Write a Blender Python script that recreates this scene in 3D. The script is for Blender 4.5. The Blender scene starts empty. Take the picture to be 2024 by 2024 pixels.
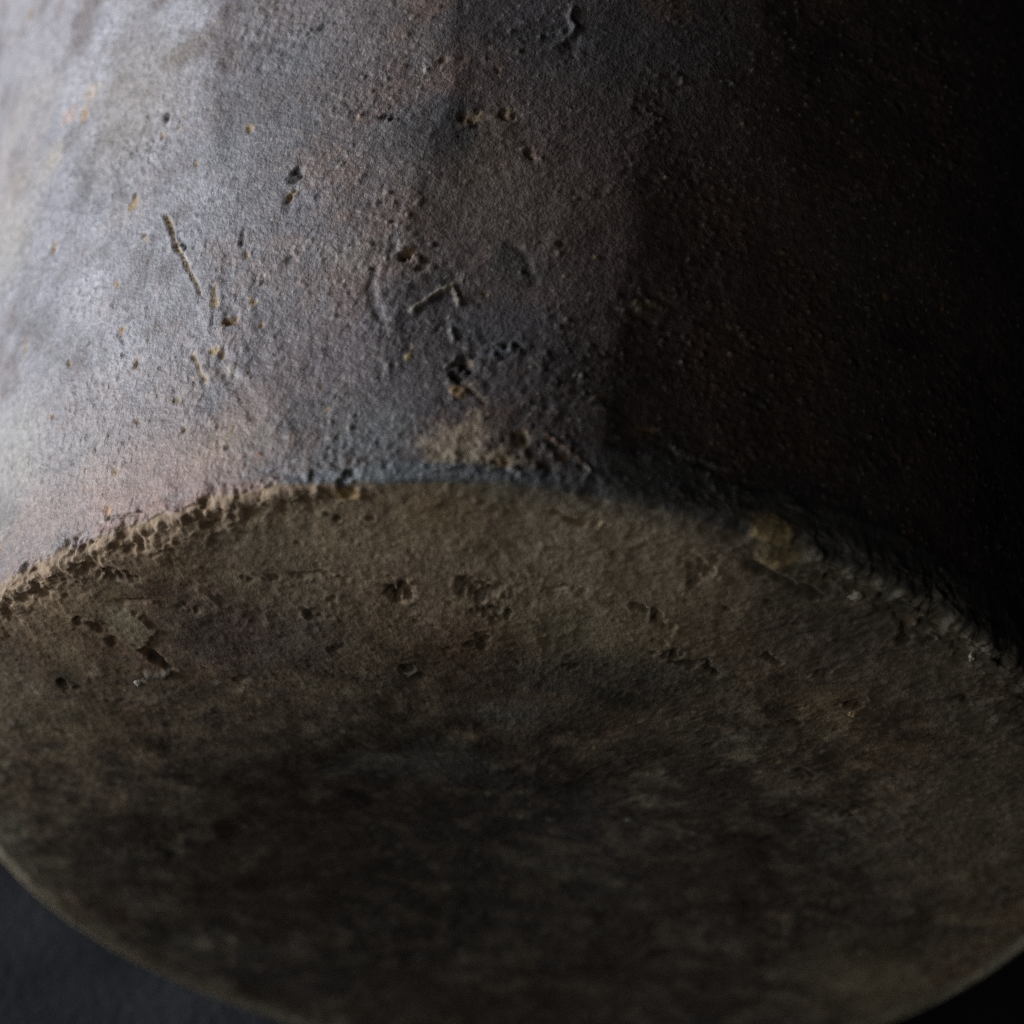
import bpy, math
import numpy as np
from mathutils import Matrix, Vector

MM = 0.001
# ------------------------------------------------------------------ camera
FOV = math.radians(20.0)
CAM = np.array([16.7, -173.2, 313.5])            # mm, jar frame: axis +y, base centre at origin
PITCH, YAW = math.radians(54.9), math.radians(-5.33)
FLARE = 0.15                                      # the wall widens 15 % of its length
ALPHA = math.atan(FLARE)                          # the jar lies on its flaring side
RB = 70.0
D = np.array([math.sin(YAW)*math.cos(PITCH), math.cos(YAW)*math.cos(PITCH), -math.sin(PITCH)])
RT = np.array([math.cos(YAW), -math.sin(YAW), 0.0])
UP = np.cross(RT, D)
FPX = 1012/math.tan(FOV/2)                        # photograph is 2024 px wide

# jar frame -> world: lift so that the lower wall line lies flat on the table (z = 0)
REST = Matrix.Rotation(ALPHA, 4, 'X') @ Matrix.Translation((0, 0, RB*MM))
REST = Matrix.Translation((0, 0, 0.0004)) @ REST

sc = bpy.context.scene
col = sc.collection
cam_data = bpy.data.cameras.new('camera')
cam = bpy.data.objects.new('camera', cam_data); col.objects.link(cam)
m = Matrix(((RT[0], UP[0], -D[0], CAM[0]*MM), (RT[1], UP[1], -D[1], CAM[1]*MM), (RT[2], UP[2], -D[2], CAM[2]*MM), (0, 0, 0, 1)))
cam.matrix_world = REST @ m
cam_data.sensor_width = 36; cam_data.angle = FOV
cam_data.clip_start = 0.01; cam_data.clip_end = 50
cam_data.dof.use_dof = True
cam_data.dof.focus_distance = 0.322
cam_data.dof.aperture_fstop = 17.0
sc.camera = cam

# ------------------------------------------------------------------ light: one window on the left, an added fill, a nearly dark room
world = bpy.data.worlds.new('World'); sc.world = world; world.use_nodes = True
bg = world.node_tree.nodes['Background']
bg.inputs[0].default_value = (0.8, 0.85, 1.0, 1); bg.inputs[1].default_value = 0.005
ld = bpy.data.lights.new('window_light', 'AREA'); ld.shape = 'RECTANGLE'
ld.size = 0.75; ld.size_y = 0.85; ld.energy = 37; ld.color = (0.87, 0.92, 1.0)
lo = bpy.data.objects.new('window_light', ld); col.objects.link(lo)
LP = Vector((-1.30, 0.05, 0.22)); LT = Vector((0, 0.05, 0.09))
lo.location = LP
lo.rotation_euler = (LT-LP).to_track_quat('-Z', 'Y').to_euler()
fd = bpy.data.lights.new('fill_light', 'AREA'); fd.shape = 'RECTANGLE'      # dim fill lamp, added out of view in front to lighten the base
fd.size = 1.0; fd.size_y = 0.8; fd.energy = 2.6; fd.color = (1.0, 0.95, 0.88)
fo = bpy.data.objects.new('fill_light', fd); col.objects.link(fo)
fo.location = (-0.75, -1.12, 0.68)
fo.rotation_euler = (LT-fo.location).to_track_quat('-Z', 'Y').to_euler()
sc.view_settings.view_transform = 'Standard'; sc.view_settings.look = 'None'
sc.view_settings.exposure = 0.0; sc.view_settings.gamma = 1.0; sc.view_settings.use_curve_mapping = False
sc.render.engine = 'CYCLES'
sc.cycles.use_denoising = False; sc.cycles.denoiser = 'OPENIMAGEDENOISE'; sc.cycles.denoising_input_passes = 'RGB_ALBEDO_NORMAL'

# ------------------------------------------------------------------ numpy noise
rng = np.random.default_rng(7)
NL = 64
LAT = rng.random((NL, NL, NL)).astype(np.float32)
def vnoise(P, f, off=0.0):
    """smooth value noise in -1..1; P (n,3) in mm, f cycles per mm"""
    Q = P*f + (17.3+off*5.7); I = np.floor(Q).astype(np.int32); F = (Q-I).astype(np.float32)
    F = F*F*F*(F*(F*6-15)+10)
    x0, y0, z0 = (I[:, k] & (NL-1) for k in range(3))
    x1, y1, z1 = (x0+1) & (NL-1), (y0+1) & (NL-1), (z0+1) & (NL-1)
    fx, fy, fz = F[:, 0], F[:, 1], F[:, 2]
    def L(a, b, t): return a+(b-a)*t
    c0 = L(L(LAT[x0, y0, z0], LAT[x1, y0, z0], fx), L(LAT[x0, y1, z0], LAT[x1, y1, z0], fx), fy)
    c1 = L(L(LAT[x0, y0, z1], LAT[x1, y0, z1], fx), L(LAT[x0, y1, z1], LAT[x1, y1, z1], fx), fy)
    return L(c0, c1, fz)*2-1
def fbm(P, f, n=3, off=0.0, g=0.5):
    a, s, t = 1.0, 0.0, 0.0
    for k in range(n):
        s = s+a*vnoise(P, f*2.03**k, off+k*3.1); t += a; a *= g
    return s/t
def sstep(a, b, x):
    t = np.clip((x-a)/(b-a), 0, 1); return t*t*(3-2*t)
def worley(u, v, cell, seed):
    """distance to the nearest scattered point (mm) and that point's random number"""
    r = np.random.default_rng(seed); T = 128
    jx = r.random((T, T)).astype(np.float32); jy = r.random((T, T)).astype(np.float32); idr = r.random((T, T)).astype(np.float32)
    iu = np.floor(u/cell).astype(np.int32); iv = np.floor(v/cell).astype(np.int32)
    best = np.full(u.shape, 1e9, np.float32); bid = np.zeros(u.shape, np.float32)
    for du in (-1, 0, 1):
        for dv in (-1, 0, 1):
            a, b = (iu+du) & (T-1), (iv+dv) & (T-1)
            d = np.hypot(u-(iu+du+jx[a, b])*cell, v-(iv+dv+jy[a, b])*cell)
            k = d < best; best = np.where(k, d, best); bid = np.where(k, idr[a, b], bid)
    return best, bid

# ------------------------------------------------------------------ from a pixel to a place on the jar
def ray(px, py):
    d = D + RT*(px-1012)/FPX - UP*(py-1012)/FPX
    return d/np.linalg.norm(d)
def on_base(px, py):                               # base plane y = 0 -> (x, z)
    d = ray(px, py); t = -CAM[1]/d[1]; p = CAM+d*t
    return np.array([p[0], p[2]])
# outline of the base, not quite round, as traced along its edge
S = 2024/1932
trace = [(0,1140),(200,1048),(400,970),(550,935),(700,915),(850,908),(1000,920),(1200,955),(1400,1010),(1600,1080),(1750,1150),(1850,1220),(1932,1290),
         (0,1610),(100,1715),(300,1835),(500,1915),(1700,1925),(1800,1870),(1932,1790)]
tp = np.array([on_base(x*S, y*S) for x, y in trace])
ta, tr = np.arctan2(tp[:, 0], tp[:, 1]), np.hypot(tp[:, 0], tp[:, 1])-RB
o = np.argsort(ta); ta, tr = ta[o], tr[o]
ga = np.linspace(-math.pi, math.pi, 361)
gr = np.interp(ga, np.r_[ta-2*math.pi, ta, ta+2*math.pi], np.r_[tr, tr, tr])
ker = np.exp(-0.5*(np.arange(-30, 31)/7.0)**2); ker /= ker.sum()
gr = np.convolve(np.r_[gr[-31:-1], gr, gr[1:31]], ker, 'valid')
def outline(th): return np.interp(th, ga, gr)      # mm added to the radius

def wall_radius(s):                                # s: mm along the axis from the base
    s = np.asarray(s, float)
    r = RB+FLARE*s
    r = np.where(s > 190, RB+FLARE*190+ (s-190)*FLARE - ((s-190)**2)/260.0, r)
    return r
def on_wall(px, py):                               # first hit with the cone -> (theta, s)
    d = ray(px, py)
    t = np.linspace(200, 460, 5201); P = CAM+t[:, None]*d
    th = np.arctan2(P[:, 0], P[:, 2])
    f = np.hypot(P[:, 0], P[:, 2])-(wall_radius(P[:, 1])+(outline(th)+0.65*bevel(th))*np.exp(-np.clip(P[:, 1], 0, None)/50))
    k = np.nonzero((f < 0) & (P[:, 1] > -4))[0]
    k = k[0] if len(k) else np.argmin(np.abs(f))
    return th[k], P[k, 1]
def uv(px, py):                                    # flat wall coordinates in mm
    th, s = on_wall(px, py); return np.array([th*75.0, s])
PXMM = 14.2                                        # photograph pixels per mm near the foot

# ------------------------------------------------------------------ the grid of the jar: theta columns x profile rows
FR = math.radians(102)
nf, nb = 1150, 330
TH = np.r_[np.linspace(-FR, FR, nf, endpoint=False), np.linspace(FR, 2*math.pi-FR, nb, endpoint=False)]
TH = (TH+math.pi) % (2*math.pi)-math.pi
NT = len(TH)
def bevel(th):                                     # worn edge between wall and base, wider on the right (mm)
    a = np.asarray(th)*75.0
    return 1.5+1.0*sstep(8, 26, a)*(1-0.4*sstep(60, 95, a))

class Layer: pass

def stamp_dist(A, B, c, rx, ry, rot, wob, off):
    """ragged elliptical distance (1 at the edge) of points (A,B) from c"""
    k0 = np.nonzero((np.abs(A-c[0]) < 3*max(rx, ry)+1) & (np.abs(B-c[1]) < 3*max(rx, ry)+1))[0]; A, B = A[k0], B[k0]
    a, b = A-c[0], B-c[1]; cr, sr = math.cos(rot), math.sin(rot)
    p, q = a*cr+b*sr, -a*sr+b*cr
    k = np.nonzero((np.abs(p) < rx*2.6) & (np.abs(q) < ry*2.6) | (np.hypot(p, q) < max(rx, ry)*1.6))[0]
    P3 = np.stack([A[k], B[k], np.full(len(k), 3.7+off*11)], 1)
    rr = min(rx, ry)
    d = np.hypot(p[k]/rx, q[k]/ry)
    d = d + wob*(0.5*vnoise(P3, 0.5/rr, off)+0.35*vnoise(P3, 1.1/rr, off+2)+0.25*vnoise(P3, 2.3, off+3))
    return k0[k], d
def line_dist(A, B, pts):
    best = np.full(A.shape, 1e9); tt = np.zeros(A.shape); L0 = 0
    for p, q in zip(pts[:-1], pts[1:]):
        v = q-p; L = np.hypot(*v)
        t = np.clip(((A-p[0])*v[0]+(B-p[1])*v[1])/(L*L), 0, 1)
        d = np.hypot(A-p[0]-t*v[0], B-p[1]-t*v[1])
        k = d < best; best = np.where(k, d, best); tt = np.where(k, L0+t*L, tt); L0 += L
    return best, tt/L0

def mix(C, k, color, w):
    C[k] = C[k]*(1-w[:, None])+np.array(color)*w[:, None]

TAN = (0.34, 0.24, 0.125); OCH = (0.30, 0.185, 0.08); CLAY = (0.225, 0.165, 0.105); RED = (0.20, 0.085, 0.055)
DARK = (0.030, 0.028, 0.026); BLUE = (0.085, 0.098, 0.11); PALE = (0.30, 0.29, 0.28); GREEN = (0.17, 0.175, 0.12)  # the first is a near-black tint for pits, cracks and gouges

def pit(G, c, rx, ry, rot, depth, tint=None, rim=0.0, ti=0.9, wob=0.8):
    off = (c[0]*1.7+c[1]*0.9) % 29
    k, d = stamp_dist(G.Aw, G.Bw, c, rx, ry, rot, wob, off)
    w = 1-sstep(0.25, 1.1, d)
    inner = np.stack([G.A[k], G.B[k], np.full(len(k), 9.1)], 1)
    G.d[k] -= depth*0.8*w*np.clip(0.7+0.9*vnoise(inner, 1.6, off)+0.5*vnoise(inner, 3.1, off+1), 0.05, 2)
    if rim: G.d[k] += rim*np.exp(-((d-1.15)/0.25)**2)*np.clip(vnoise(inner, 0.9, off+5)*1.6, 0, 1)
    if tint is not None: mix(G.C, k, tint, ti*(1-sstep(0.6, 1.2, d))*np.clip(0.75+0.7*vnoise(inner, 1.4, off+8), 0, 1))
    G.rough[k] = np.maximum(G.rough[k], 0.85*w)
def spot(G, c, rx, ry, rot, color, amt, soft=0.5, wob=0.5, smooth=0.0, h=0.0):
    off = (c[0]*1.3+c[1]*2.1) % 31
    k, d = stamp_dist(G.Aw, G.Bw, c, rx, ry, rot, wob, off)
    w = amt*(1-sstep(1-soft, 1+soft, d))
    mix(G.C, k, color, w)
    if smooth: G.grain[k] *= 1-smooth*w
    if h: G.d[k] += h*(1-sstep(0.85, 1.05, d))
def stroke(G, pts, width, h, color=None, amt=0.8, off=1.0, gap=0.0, side=0.0):
    """a ridge (h > 0) or a gouge (h < 0) along a line of points"""
    pts = np.asarray(pts); lo, hi = pts.min(0)-4*width-1, pts.max(0)+4*width+1
    k = np.nonzero((G.A > lo[0]) & (G.A < hi[0]) & (G.B > lo[1]) & (G.B < hi[1]))[0]
    P3 = np.stack([G.A[k], G.B[k], np.full(len(k), 5.0+off)], 1)
    A = G.Aw[k]+0.35*width*vnoise(P3, 0.5/width, off); B = G.Bw[k]+0.35*width*vnoise(P3, 0.5/width, off+4)
    d, t = line_dist(A, B, pts)
    w = 1-sstep(0.45, 1.1, d/width+0.35*vnoise(P3, 0.8/width, off+7))
    w = w*sstep(0, 0.08, t)*(1-sstep(0.92, 1, t))
    if gap: w = w*sstep(gap-0.35, gap, 0.5+0.7*vnoise(P3, 0.35/width, off+9))
    G.d[k] += h*w
    if side: G.d[k] += side*np.exp(-((d/width-1.6)/0.5)**2)*sstep(0, .1, t)*(1-sstep(.9, 1, t))
    if color is not None: mix(G.C, k, color, amt*w)

# ------------------------------------------------------------------ wall
rows_f = np.r_[np.linspace(0, 3, 22, endpoint=False), np.linspace(3, 100, 430, endpoint=False), np.linspace(100, 190, 31)]
W = Layer()
s2, t2 = np.meshgrid(rows_f, TH, indexing='ij'); s1, t1 = s2.ravel(), t2.ravel()
W.A, W.B = t1*75.0, s1.copy()
rd = bevel(t1)
r1 = wall_radius(s1)+(outline(t1)+0.65*rd)*np.exp(-s1/50)
# rounded worn edge: the last few mm of the wall bend inwards
e = np.clip(1-s1/rd, 0, 1)
r1 = r1-rd*(1-np.sqrt(np.clip(1-e*e, 0, 1)))*0.65
W.P = np.stack([r1*np.sin(t1), s1, r1*np.cos(t1)], 1)
nl = math.hypot(1, FLARE)
W.N = np.stack([np.sin(t1)/nl, np.full_like(s1, -FLARE/nl), np.cos(t1)/nl], 1)
W.N[:, 1] -= e*0.75; W.N /= np.linalg.norm(W.N, axis=1)[:, None]
W.d = np.zeros(len(s1)); W.rough = np.full(len(s1), 0.54); W.grain = np.ones(len(s1))
P = W.P
W.Aw = W.A+0.34*fbm(P, 0.75, 3, 81); W.Bw = W.B+0.34*fbm(P, 0.75, 3, 86)
n1 = fbm(P, 0.035, 3, 1); n2 = fbm(P, 0.11, 3, 2); n3 = fbm(P, 0.3, 3, 3); n4 = fbm(P, 0.06, 3, 4); n5 = fbm(P, 0.09, 3, 9); n6 = fbm(P, 0.8, 2, 12)
W.C = np.empty((len(s1), 3)); W.C[:] = (0.150, 0.120, 0.112)
allk = np.arange(len(s1))
mix(W.C, allk, (0.128, 0.122, 0.126), 0.75*sstep(-0.1, 0.35, n1+0.4*n3))
mix(W.C, allk, (0.185, 0.130, 0.100), 0.75*sstep(0.05, 0.40, n2+0.3*n6))
mix(W.C, allk, (0.18, 0.115, 0.10), 0.4*sstep(0.18, 0.45, n4+0.4*n3))
mix(W.C, allk, (0.070, 0.068, 0.070), 0.65*sstep(0.12, 0.42, n5+0.35*n3))
mix(W.C, allk, (0.225, 0.195, 0.165), 0.45*sstep(0.15, 0.5, n3-0.3*n1))
W.C *= (1+0.22*n6)[:, None]
# sheen of the lit side painted as a paler veil, upper left of the wall
left_sheen = sstep(-12, -55, W.A+14*n2+8*n4)*sstep(8, 30, W.B+10*n2)*sstep(185, 115, W.B+20*n2)
mix(W.C, allk, (0.305, 0.305, 0.338), 0.65*left_sheen*sstep(-0.9, 0.3, n3+0.8*n2))
mix(W.C, allk, (0.30, 0.26, 0.20), 0.35*left_sheen*sstep(0.1, 0.5, n4+0.3*n3))
lowl = sstep(-20, -62, W.A+12*n2)*sstep(40, 10, W.B+8*n4)
mix(W.C, allk, (0.285, 0.25, 0.235), 0.5*lowl*sstep(-0.3, 0.35, n2+0.4*n3))

lum = W.C.mean(1, keepdims=True); W.C = lum+0.82*(W.C-lum)
right_shade = sstep(-34, 16, W.A+16*n1+10*n2)                      # browner, and darkened in colour to deepen the shade on the unlit side
W.C *= (1-right_shade[:, None]*np.array([0.42, 0.46, 0.46]))*np.array([1.03, 0.985, 0.975])
# undulating, hand-scraped wall: soft bumps, and flat scraped facets that meet in faint upright edges
W.d += 0.30*fbm(P, 0.028, 2, 21)+0.10*fbm(P, 0.12, 2, 22)
def facet(pts, A, L, sharp=0.8, crest=0.25):
    """a scraped plane that starts at an upright edge and falls away to the right of it"""
    q = np.array([uv(*p) for p in pts]); q = q[np.argsort(q[:, 1])]
    edge = np.interp(W.B, q[:, 1], q[:, 0])
    w = W.A-edge+0.8*n3
    f = sstep(q[0, 1]-12, q[0, 1]+4, W.B)*(1-sstep(q[-1, 1]-4, q[-1, 1]+12, W.B)*(1 if q[-1, 1] < 70 else 0))
    wp_ = np.sqrt(w*w+sharp*sharp)
    pos = 0.5*(w+wp_)                                        # smooth max(w, 0)
    W.d[:] += f*(crest*np.exp(-wp_/6)-A*(1-np.exp(-pos/L))*np.exp(-pos/(3.2*L)))
facet([(436, 0), (430, 120), (425, 260)], 1.5, 9, 0.7)
facet([(893, 0), (890, 160), (842, 290), (812, 400), (800, 500), (780, 640)], 1.9, 9, 0.8)
facet([(1250, 400), (1245, 560), (1200, 720), (1188, 880)], 2.5, 13, 1.3)
facet([(440, 640), (500, 740), (560, 850), (610, 930)], 0.7, 8, 1.2, 0.15)
W.d += 0.10*fbm(P, 0.22, 2, 24)

# sandy skin: grains proud of the surface and small burst pits
dep = 0.050*n6+0.045*vnoise(P, 1.5, 31)
dw, iw = worley(W.A, W.B, 0.95, 3)
dep += np.where(iw > 0.45, (0.05+0.14*(iw-0.45))*(1-sstep(0.10, 0.10+0.34*iw, dw)), 0)
dw2, iw2 = worley(W.A+3.3, W.B+1.7, 2.6, 4)
dep += np.where(iw2 > 0.55, 0.18*(1-sstep(0.12, 0.22+0.4*(iw2-0.55), dw2)), 0)
mix(W.C, allk, (0.32, 0.28, 0.22), 0.6*np.where(iw2 > 0.82, 1-sstep(0.1, 0.32, dw2), 0))
dep += 0.05*np.clip(fbm(P, 0.45, 2, 33), -1, 0.1)
W.grain *= 0.35+1.0*sstep(-0.3, 0.35, n5*0.8+n2+0.3*n3)

dw3, iw3 = worley(W.A+7.1, W.B+5.2, 1.5, 6)
mix(W.C, allk, (0.40, 0.36, 0.30), 0.65*np.where(iw3 > 0.68, 1-sstep(0.08, 0.24, dw3), 0))
dep += np.where(iw3 > 0.68, 0.10*(1-sstep(0.08, 0.26, dw3)), 0)
# small random pits, ochre clay showing inside
rp = np.random.default_rng(11)
for _ in range(150):
    c = (rp.uniform(-95, 60), rp.uniform(5, 96)); r = 0.18+0.38*rp.random()**2.5
    pit(W, c, r*rp.uniform(0.7, 1.1), r*rp.uniform(0.9, 1.9), rp.uniform(-0.4, 0.9), 0.12+0.35*r, [TAN, OCH, DARK, None][rp.integers(4)], ti=0.75)

R_ = lambda px: px/PXMM
def wp(x, y, rx, ry, rot=0.0, depth=0.4, tint=TAN, rim=0.05, ti=0.9): pit(W, uv(x, y), R_(rx), R_(ry), rot, depth, tint, rim, ti)
def ws(x, y, rx, ry, color, amt, rot=0.0, **k): spot(W, uv(x, y), R_(rx), R_(ry), rot, color, amt*(0.68 if max(rx, ry) > 40 else 0.9), **{'wob': 0.9, **k})

# broad stains on the wall, and pale patches painting its sheen on the left
ws(904, 270, 62, 52, (0.046, 0.046, 0.045), 1.0, smooth=0.9); ws(882, 215, 45, 40, (0.07, 0.072, 0.082), 0.8, smooth=0.8)
ws(1005, 512, 42, 36, (0.055, 0.058, 0.062), 0.85, smooth=0.8); ws(1010, 650, 70, 45, (0.075, 0.08, 0.09), 0.7)
ws(940, 128, 45, 50, (0.18, 0.115, 0.09), 0.45, soft=0.8); ws(700, 160, 70, 40, (0.18, 0.13, 0.125), 0.45, soft=0.8)
ws(970, 270, 30, 60, (0.20, 0.135, 0.085), 0.6, soft=0.8); ws(1000, 400, 120, 90, (0.16, 0.125, 0.09), 0.5, soft=0.9)
ws(905, 850, 60, 33, (0.29, 0.22, 0.15), 1.1, soft=0.35, wob=1.4); ws(950, 905, 60, 18, (0.33, 0.27, 0.18), 0.95)
ws(427, 788, 42, 34, BLUE, 0.85, smooth=0.5); ws(440, 872, 85, 38, (0.29, 0.225, 0.15), 0.7, soft=0.8)
ws(350, 870, 120, 60, (0.19, 0.135, 0.13), 0.5, soft=0.9); ws(510, 800, 60, 45, (0.21, 0.135, 0.105), 0.6, soft=0.8)
ws(181, 181, 26, 18, (0.42, 0.29, 0.19), 0.75, rot=0.6); ws(134, 232, 26, 18, (0.40, 0.25, 0.18), 0.7)
ws(60, 190, 60, 50, (0.33, 0.29, 0.22), 0.4, soft=0.9); ws(100, 320, 40, 30, (0.36, 0.29, 0.2), 0.5, soft=0.8)
ws(255, 190, 110, 120, (0.33, 0.27, 0.215), 0.5, soft=0.8); ws(20, 480, 70, 80, (0.36, 0.31, 0.215), 0.45, soft=0.9)
ws(200, 110, 45, 110, (0.40, 0.395, 0.42), 0.45, rot=-0.2, soft=0.9, wob=1.2); ws(370, 30, 48, 40, (0.40, 0.395, 0.42), 0.5, soft=0.9, wob=1.2)
ws(140, 170, 35, 50, (0.40, 0.395, 0.42), 0.4, soft=0.9, wob=1.2); ws(180, 560, 45, 60, (0.38, 0.375, 0.40), 0.35, soft=0.9, wob=1.2); ws(30, 900, 70, 100, (0.33, 0.32, 0.26), 0.45, soft=0.9)
fr = np.where(vnoise(P, 1.7, 101)+0.5*vnoise(P, 0.7, 102) > 0.12, 1.0, 0.0)  # mottle for the sparkles of sheen painted below
for X, Y, rx, ry, am in ((205, 90, 42, 110, .8), (372, 40, 46, 50, .8), (150, 200, 50, 60, .6), (300, 290, 60, 50, .35), (175, 560, 45, 70, .6), (190, 440, 30, 30, .7), (420, 600, 50, 60, .45), (250, 690, 70, 60, .4), (420, 420, 80, 90, .3), (60, 560, 60, 90, .3)):
    k, d_ = stamp_dist(W.Aw, W.Bw, uv(X, Y), R_(rx), R_(ry), 0.1, 0.9, X*0.01)
    mix(W.C, k, (0.40, 0.395, 0.425), 0.55*am*fr[k]*(1-sstep(0.3, 1.3, d_))); W.rough[k] -= 0.10*am*(1-sstep(0.3, 1.3, d_))
ws(560, 210, 130, 90, (0.115, 0.12, 0.128), 0.5, soft=0.8); ws(560, 100, 60, 40, (0.10, 0.11, 0.118), 0.6, soft=0.7)
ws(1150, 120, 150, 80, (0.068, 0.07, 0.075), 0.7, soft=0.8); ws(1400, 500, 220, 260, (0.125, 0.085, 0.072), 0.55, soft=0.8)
ws(150, 1000, 170, 60, (0.30, 0.215, 0.175), 0.8, soft=0.8); ws(310, 965, 150, 40, (0.27, 0.165, 0.13), 0.8, soft=0.8); ws(720, 870, 70, 40, (0.14, 0.155, 0.155), 0.65, soft=0.7); ws(650, 700, 110, 80, (0.135, 0.10, 0.108), 0.55, soft=0.8)

# pits, chips and burst grains one can tell apart in the photograph
wp(332, 232, 7, 10, 0.5, 1.0, DARK); wp(359, 239, 3.5, 14, -0.45, 0.5, OCH); wp(322, 270, 4, 9, -0.3, 0.5, OCH); wp(297, 292, 3, 12, -0.6, 0.4, DARK)
wp(493, 250, 12, 14, 0, 0.35); wp(386, 328, 7, 12, -0.4, 0.45, OCH); wp(264, 400, 10, 10, 0, 0.2); wp(109, 487, 8, 16, -0.35, 0.4, OCH)
wp(424, 582, 8, 26, 0.1, 0.35); wp(453, 636, 13, 11, 0, 0.9, OCH); wp(420, 630, 3, 16, 0.2, 0.5, DARK); wp(496, 594, 8, 10, 0, 0.3)
wp(286, 467, 7, 11, 0.5, 0.3); wp(235, 560, 8, 12, 0.4, 0.35); wp(167, 228, 11, 16, 0.1, 0.4, OCH); wp(58, 27, 12, 18, -0.3, 0.3, OCH)
wp(583, 348, 13, 13, 0, 0.55, DARK); wp(572, 390, 6, 13, -0.5, 0.5, OCH); wp(478, 471, 7, 18, 0.1, 0.5, DARK); wp(486, 505, 7, 9, 0, 0.4)
wp(54, 685, 7, 20, -0.1, 0.4); wp(243, 656, 7, 13, -0.2, 0.45, OCH); wp(180, 680, 8, 5, 0, 0.35, DARK); wp(765, 229, 20, 6, 0, 0.55, DARK)
wp(929, 226, 20, 13, 0.1, 0.6, TAN, 0.12, 0.5); wp(1007, 219, 16, 15, 0, 0.7, TAN, 0.14, 0.5); wp(842, 134, 7, 7, 0, -0.25, PALE, 0)
wp(1052, 300, 13, 11, 0, 0.3, None, 0.14); wp(799, 507, 15, 13, 0, 0.9, OCH, 0.18); wp(1029, 533, 5, 5, 0, -0.3, None, 0)
wp(1112, 58, 6, 20, 0.2, -0.2, None, 0); wp(1266, 600, 8, 16, -0.4, -0.3, CLAY, 0); wp(1290, 588, 12, 6, 0, -0.2, CLAY, 0)
wp(911, 722, 19, 22, 0, 0.9, DARK, 0.15, 0.6); wp(925, 712, 6, 12, 0.4, -0.3, CLAY, 0); wp(994, 690, 24, 13, 0.3, -0.45, BLUE, 0); wp(1010, 678, 20, 7, 0.2, 0.5, DARK, 0)
wp(905, 770, 16, 12, 0.4, -0.2, OCH, 0); wp(1030, 862, 17, 15, 0.3, 0.7, TAN, 0.15); wp(990, 911, 18, 9, 0.1, 0.45); wp(1114, 911, 12, 13, 0, 0.7, OCH, 0.15)
wp(806, 704, 6, 6, 0, -0.2, (0.42, 0.33, 0.14), 0); wp(1280, 846, 20, 7, 0.1, 0.35, OCH, 0.15); wp(1180, 790, 10, 8, 0, -0.25, TAN, 0)
wp(225, 929, 9, 13, 0.4, 0.3); wp(268, 831, 8, 10, 0.2, 0.5, OCH); wp(105, 824, 6, 7, 0, 0.4, OCH); wp(266, 722, 6, 14, -0.15, 0.45, OCH); wp(136, 722, 6, 8, 0.2, 0.4, OCH)
wp(350, 790, 8, 6, 0, 0.25); wp(425, 690, 10, 7, 0.2, 0.35); wp(407, 750, 12, 5, 0.3, -0.18, TAN, 0); wp(541, 860, 7, 6, 0, 0.3); wp(210, 1008, 7, 18, 0.5, 0.25, (0.40, 0.24, 0.14))
wp(510, 899, 5, 5, 0, -.15, RED, 0); wp(585, 910, 6, 6, 0, -.2, PALE, 0); wp(165, 967, 4, 7, 0, 0.3, TAN); wp(1560, 487, 10, 8, 0, -0.3, CLAY, 0); wp(1447, 160, 5, 6, 0, -0.3, PALE, 0)
for x, y in ((1385, 60), (1490, 135), (1475, 240), (1120, 540), (1180, 500), (1060, 470), (1595, 325), (1600, 780), (1640, 880), (1570, 868), (1500, 760), (1455, 690), (1820, 700), (1740, 590), (1726, 600)):
    wp(x, y, 5, 5, 0, -0.28, CLAY, 0)

# crusty, scuffed places
def crust(X, Y, rx, ry, amp):
    k, d_ = stamp_dist(W.Aw, W.Bw, uv(X, Y), R_(rx), R_(ry), 0.0, 0.8, X*0.013); w = amp*(1-sstep(0.4, 1.3, d_))
    Q = P[k]; n = fbm(Q, 0.45, 3, 111); W.d[k] += w*(np.abs(n)*-1.0+0.5*fbm(Q, 1.1, 2, 113))
for a_ in ((910, 730, 60, 60, .30), (1000, 690, 70, 40, .22), (830, 590, 80, 70, .25), (800, 510, 50, 40, .35), (700, 900, 80, 40, .3), (1000, 890, 90, 40, .26), (470, 600, 40, 110, .18), (415, 730, 60, 60, .3), (960, 230, 90, 40, .3), (600, 370, 50, 60, .3), (1080, 780, 80, 60, .18), (500, 100, 90, 60, .25), (1120, 60, 40, 60, .35), (560, 700, 90, 60, .2), (320, 250, 60, 50, .25), (1250, 600, 60, 50, .35), (1110, 910, 60, 30, .4)): crust(*a_)
for l_, w_, h_ in ((((455, 480), (450, 560), (462, 650)), 16, -.10), (((497, 520), (490, 600), (500, 680)), 10, .08), (((740, 520), (735, 600), (760, 640)), 9, -.18), (((430, 690), (470, 760), (520, 830)), 18, -.15), (((640, 180), (700, 210), (780, 225)), 2.5, -.08), (((1000, 470), (1040, 500), (1060, 560)), 8, -.12)):
    stroke(W, [uv(*p) for p in l_], R_(w_), h_, None, 0, w_*0.7)
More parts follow.
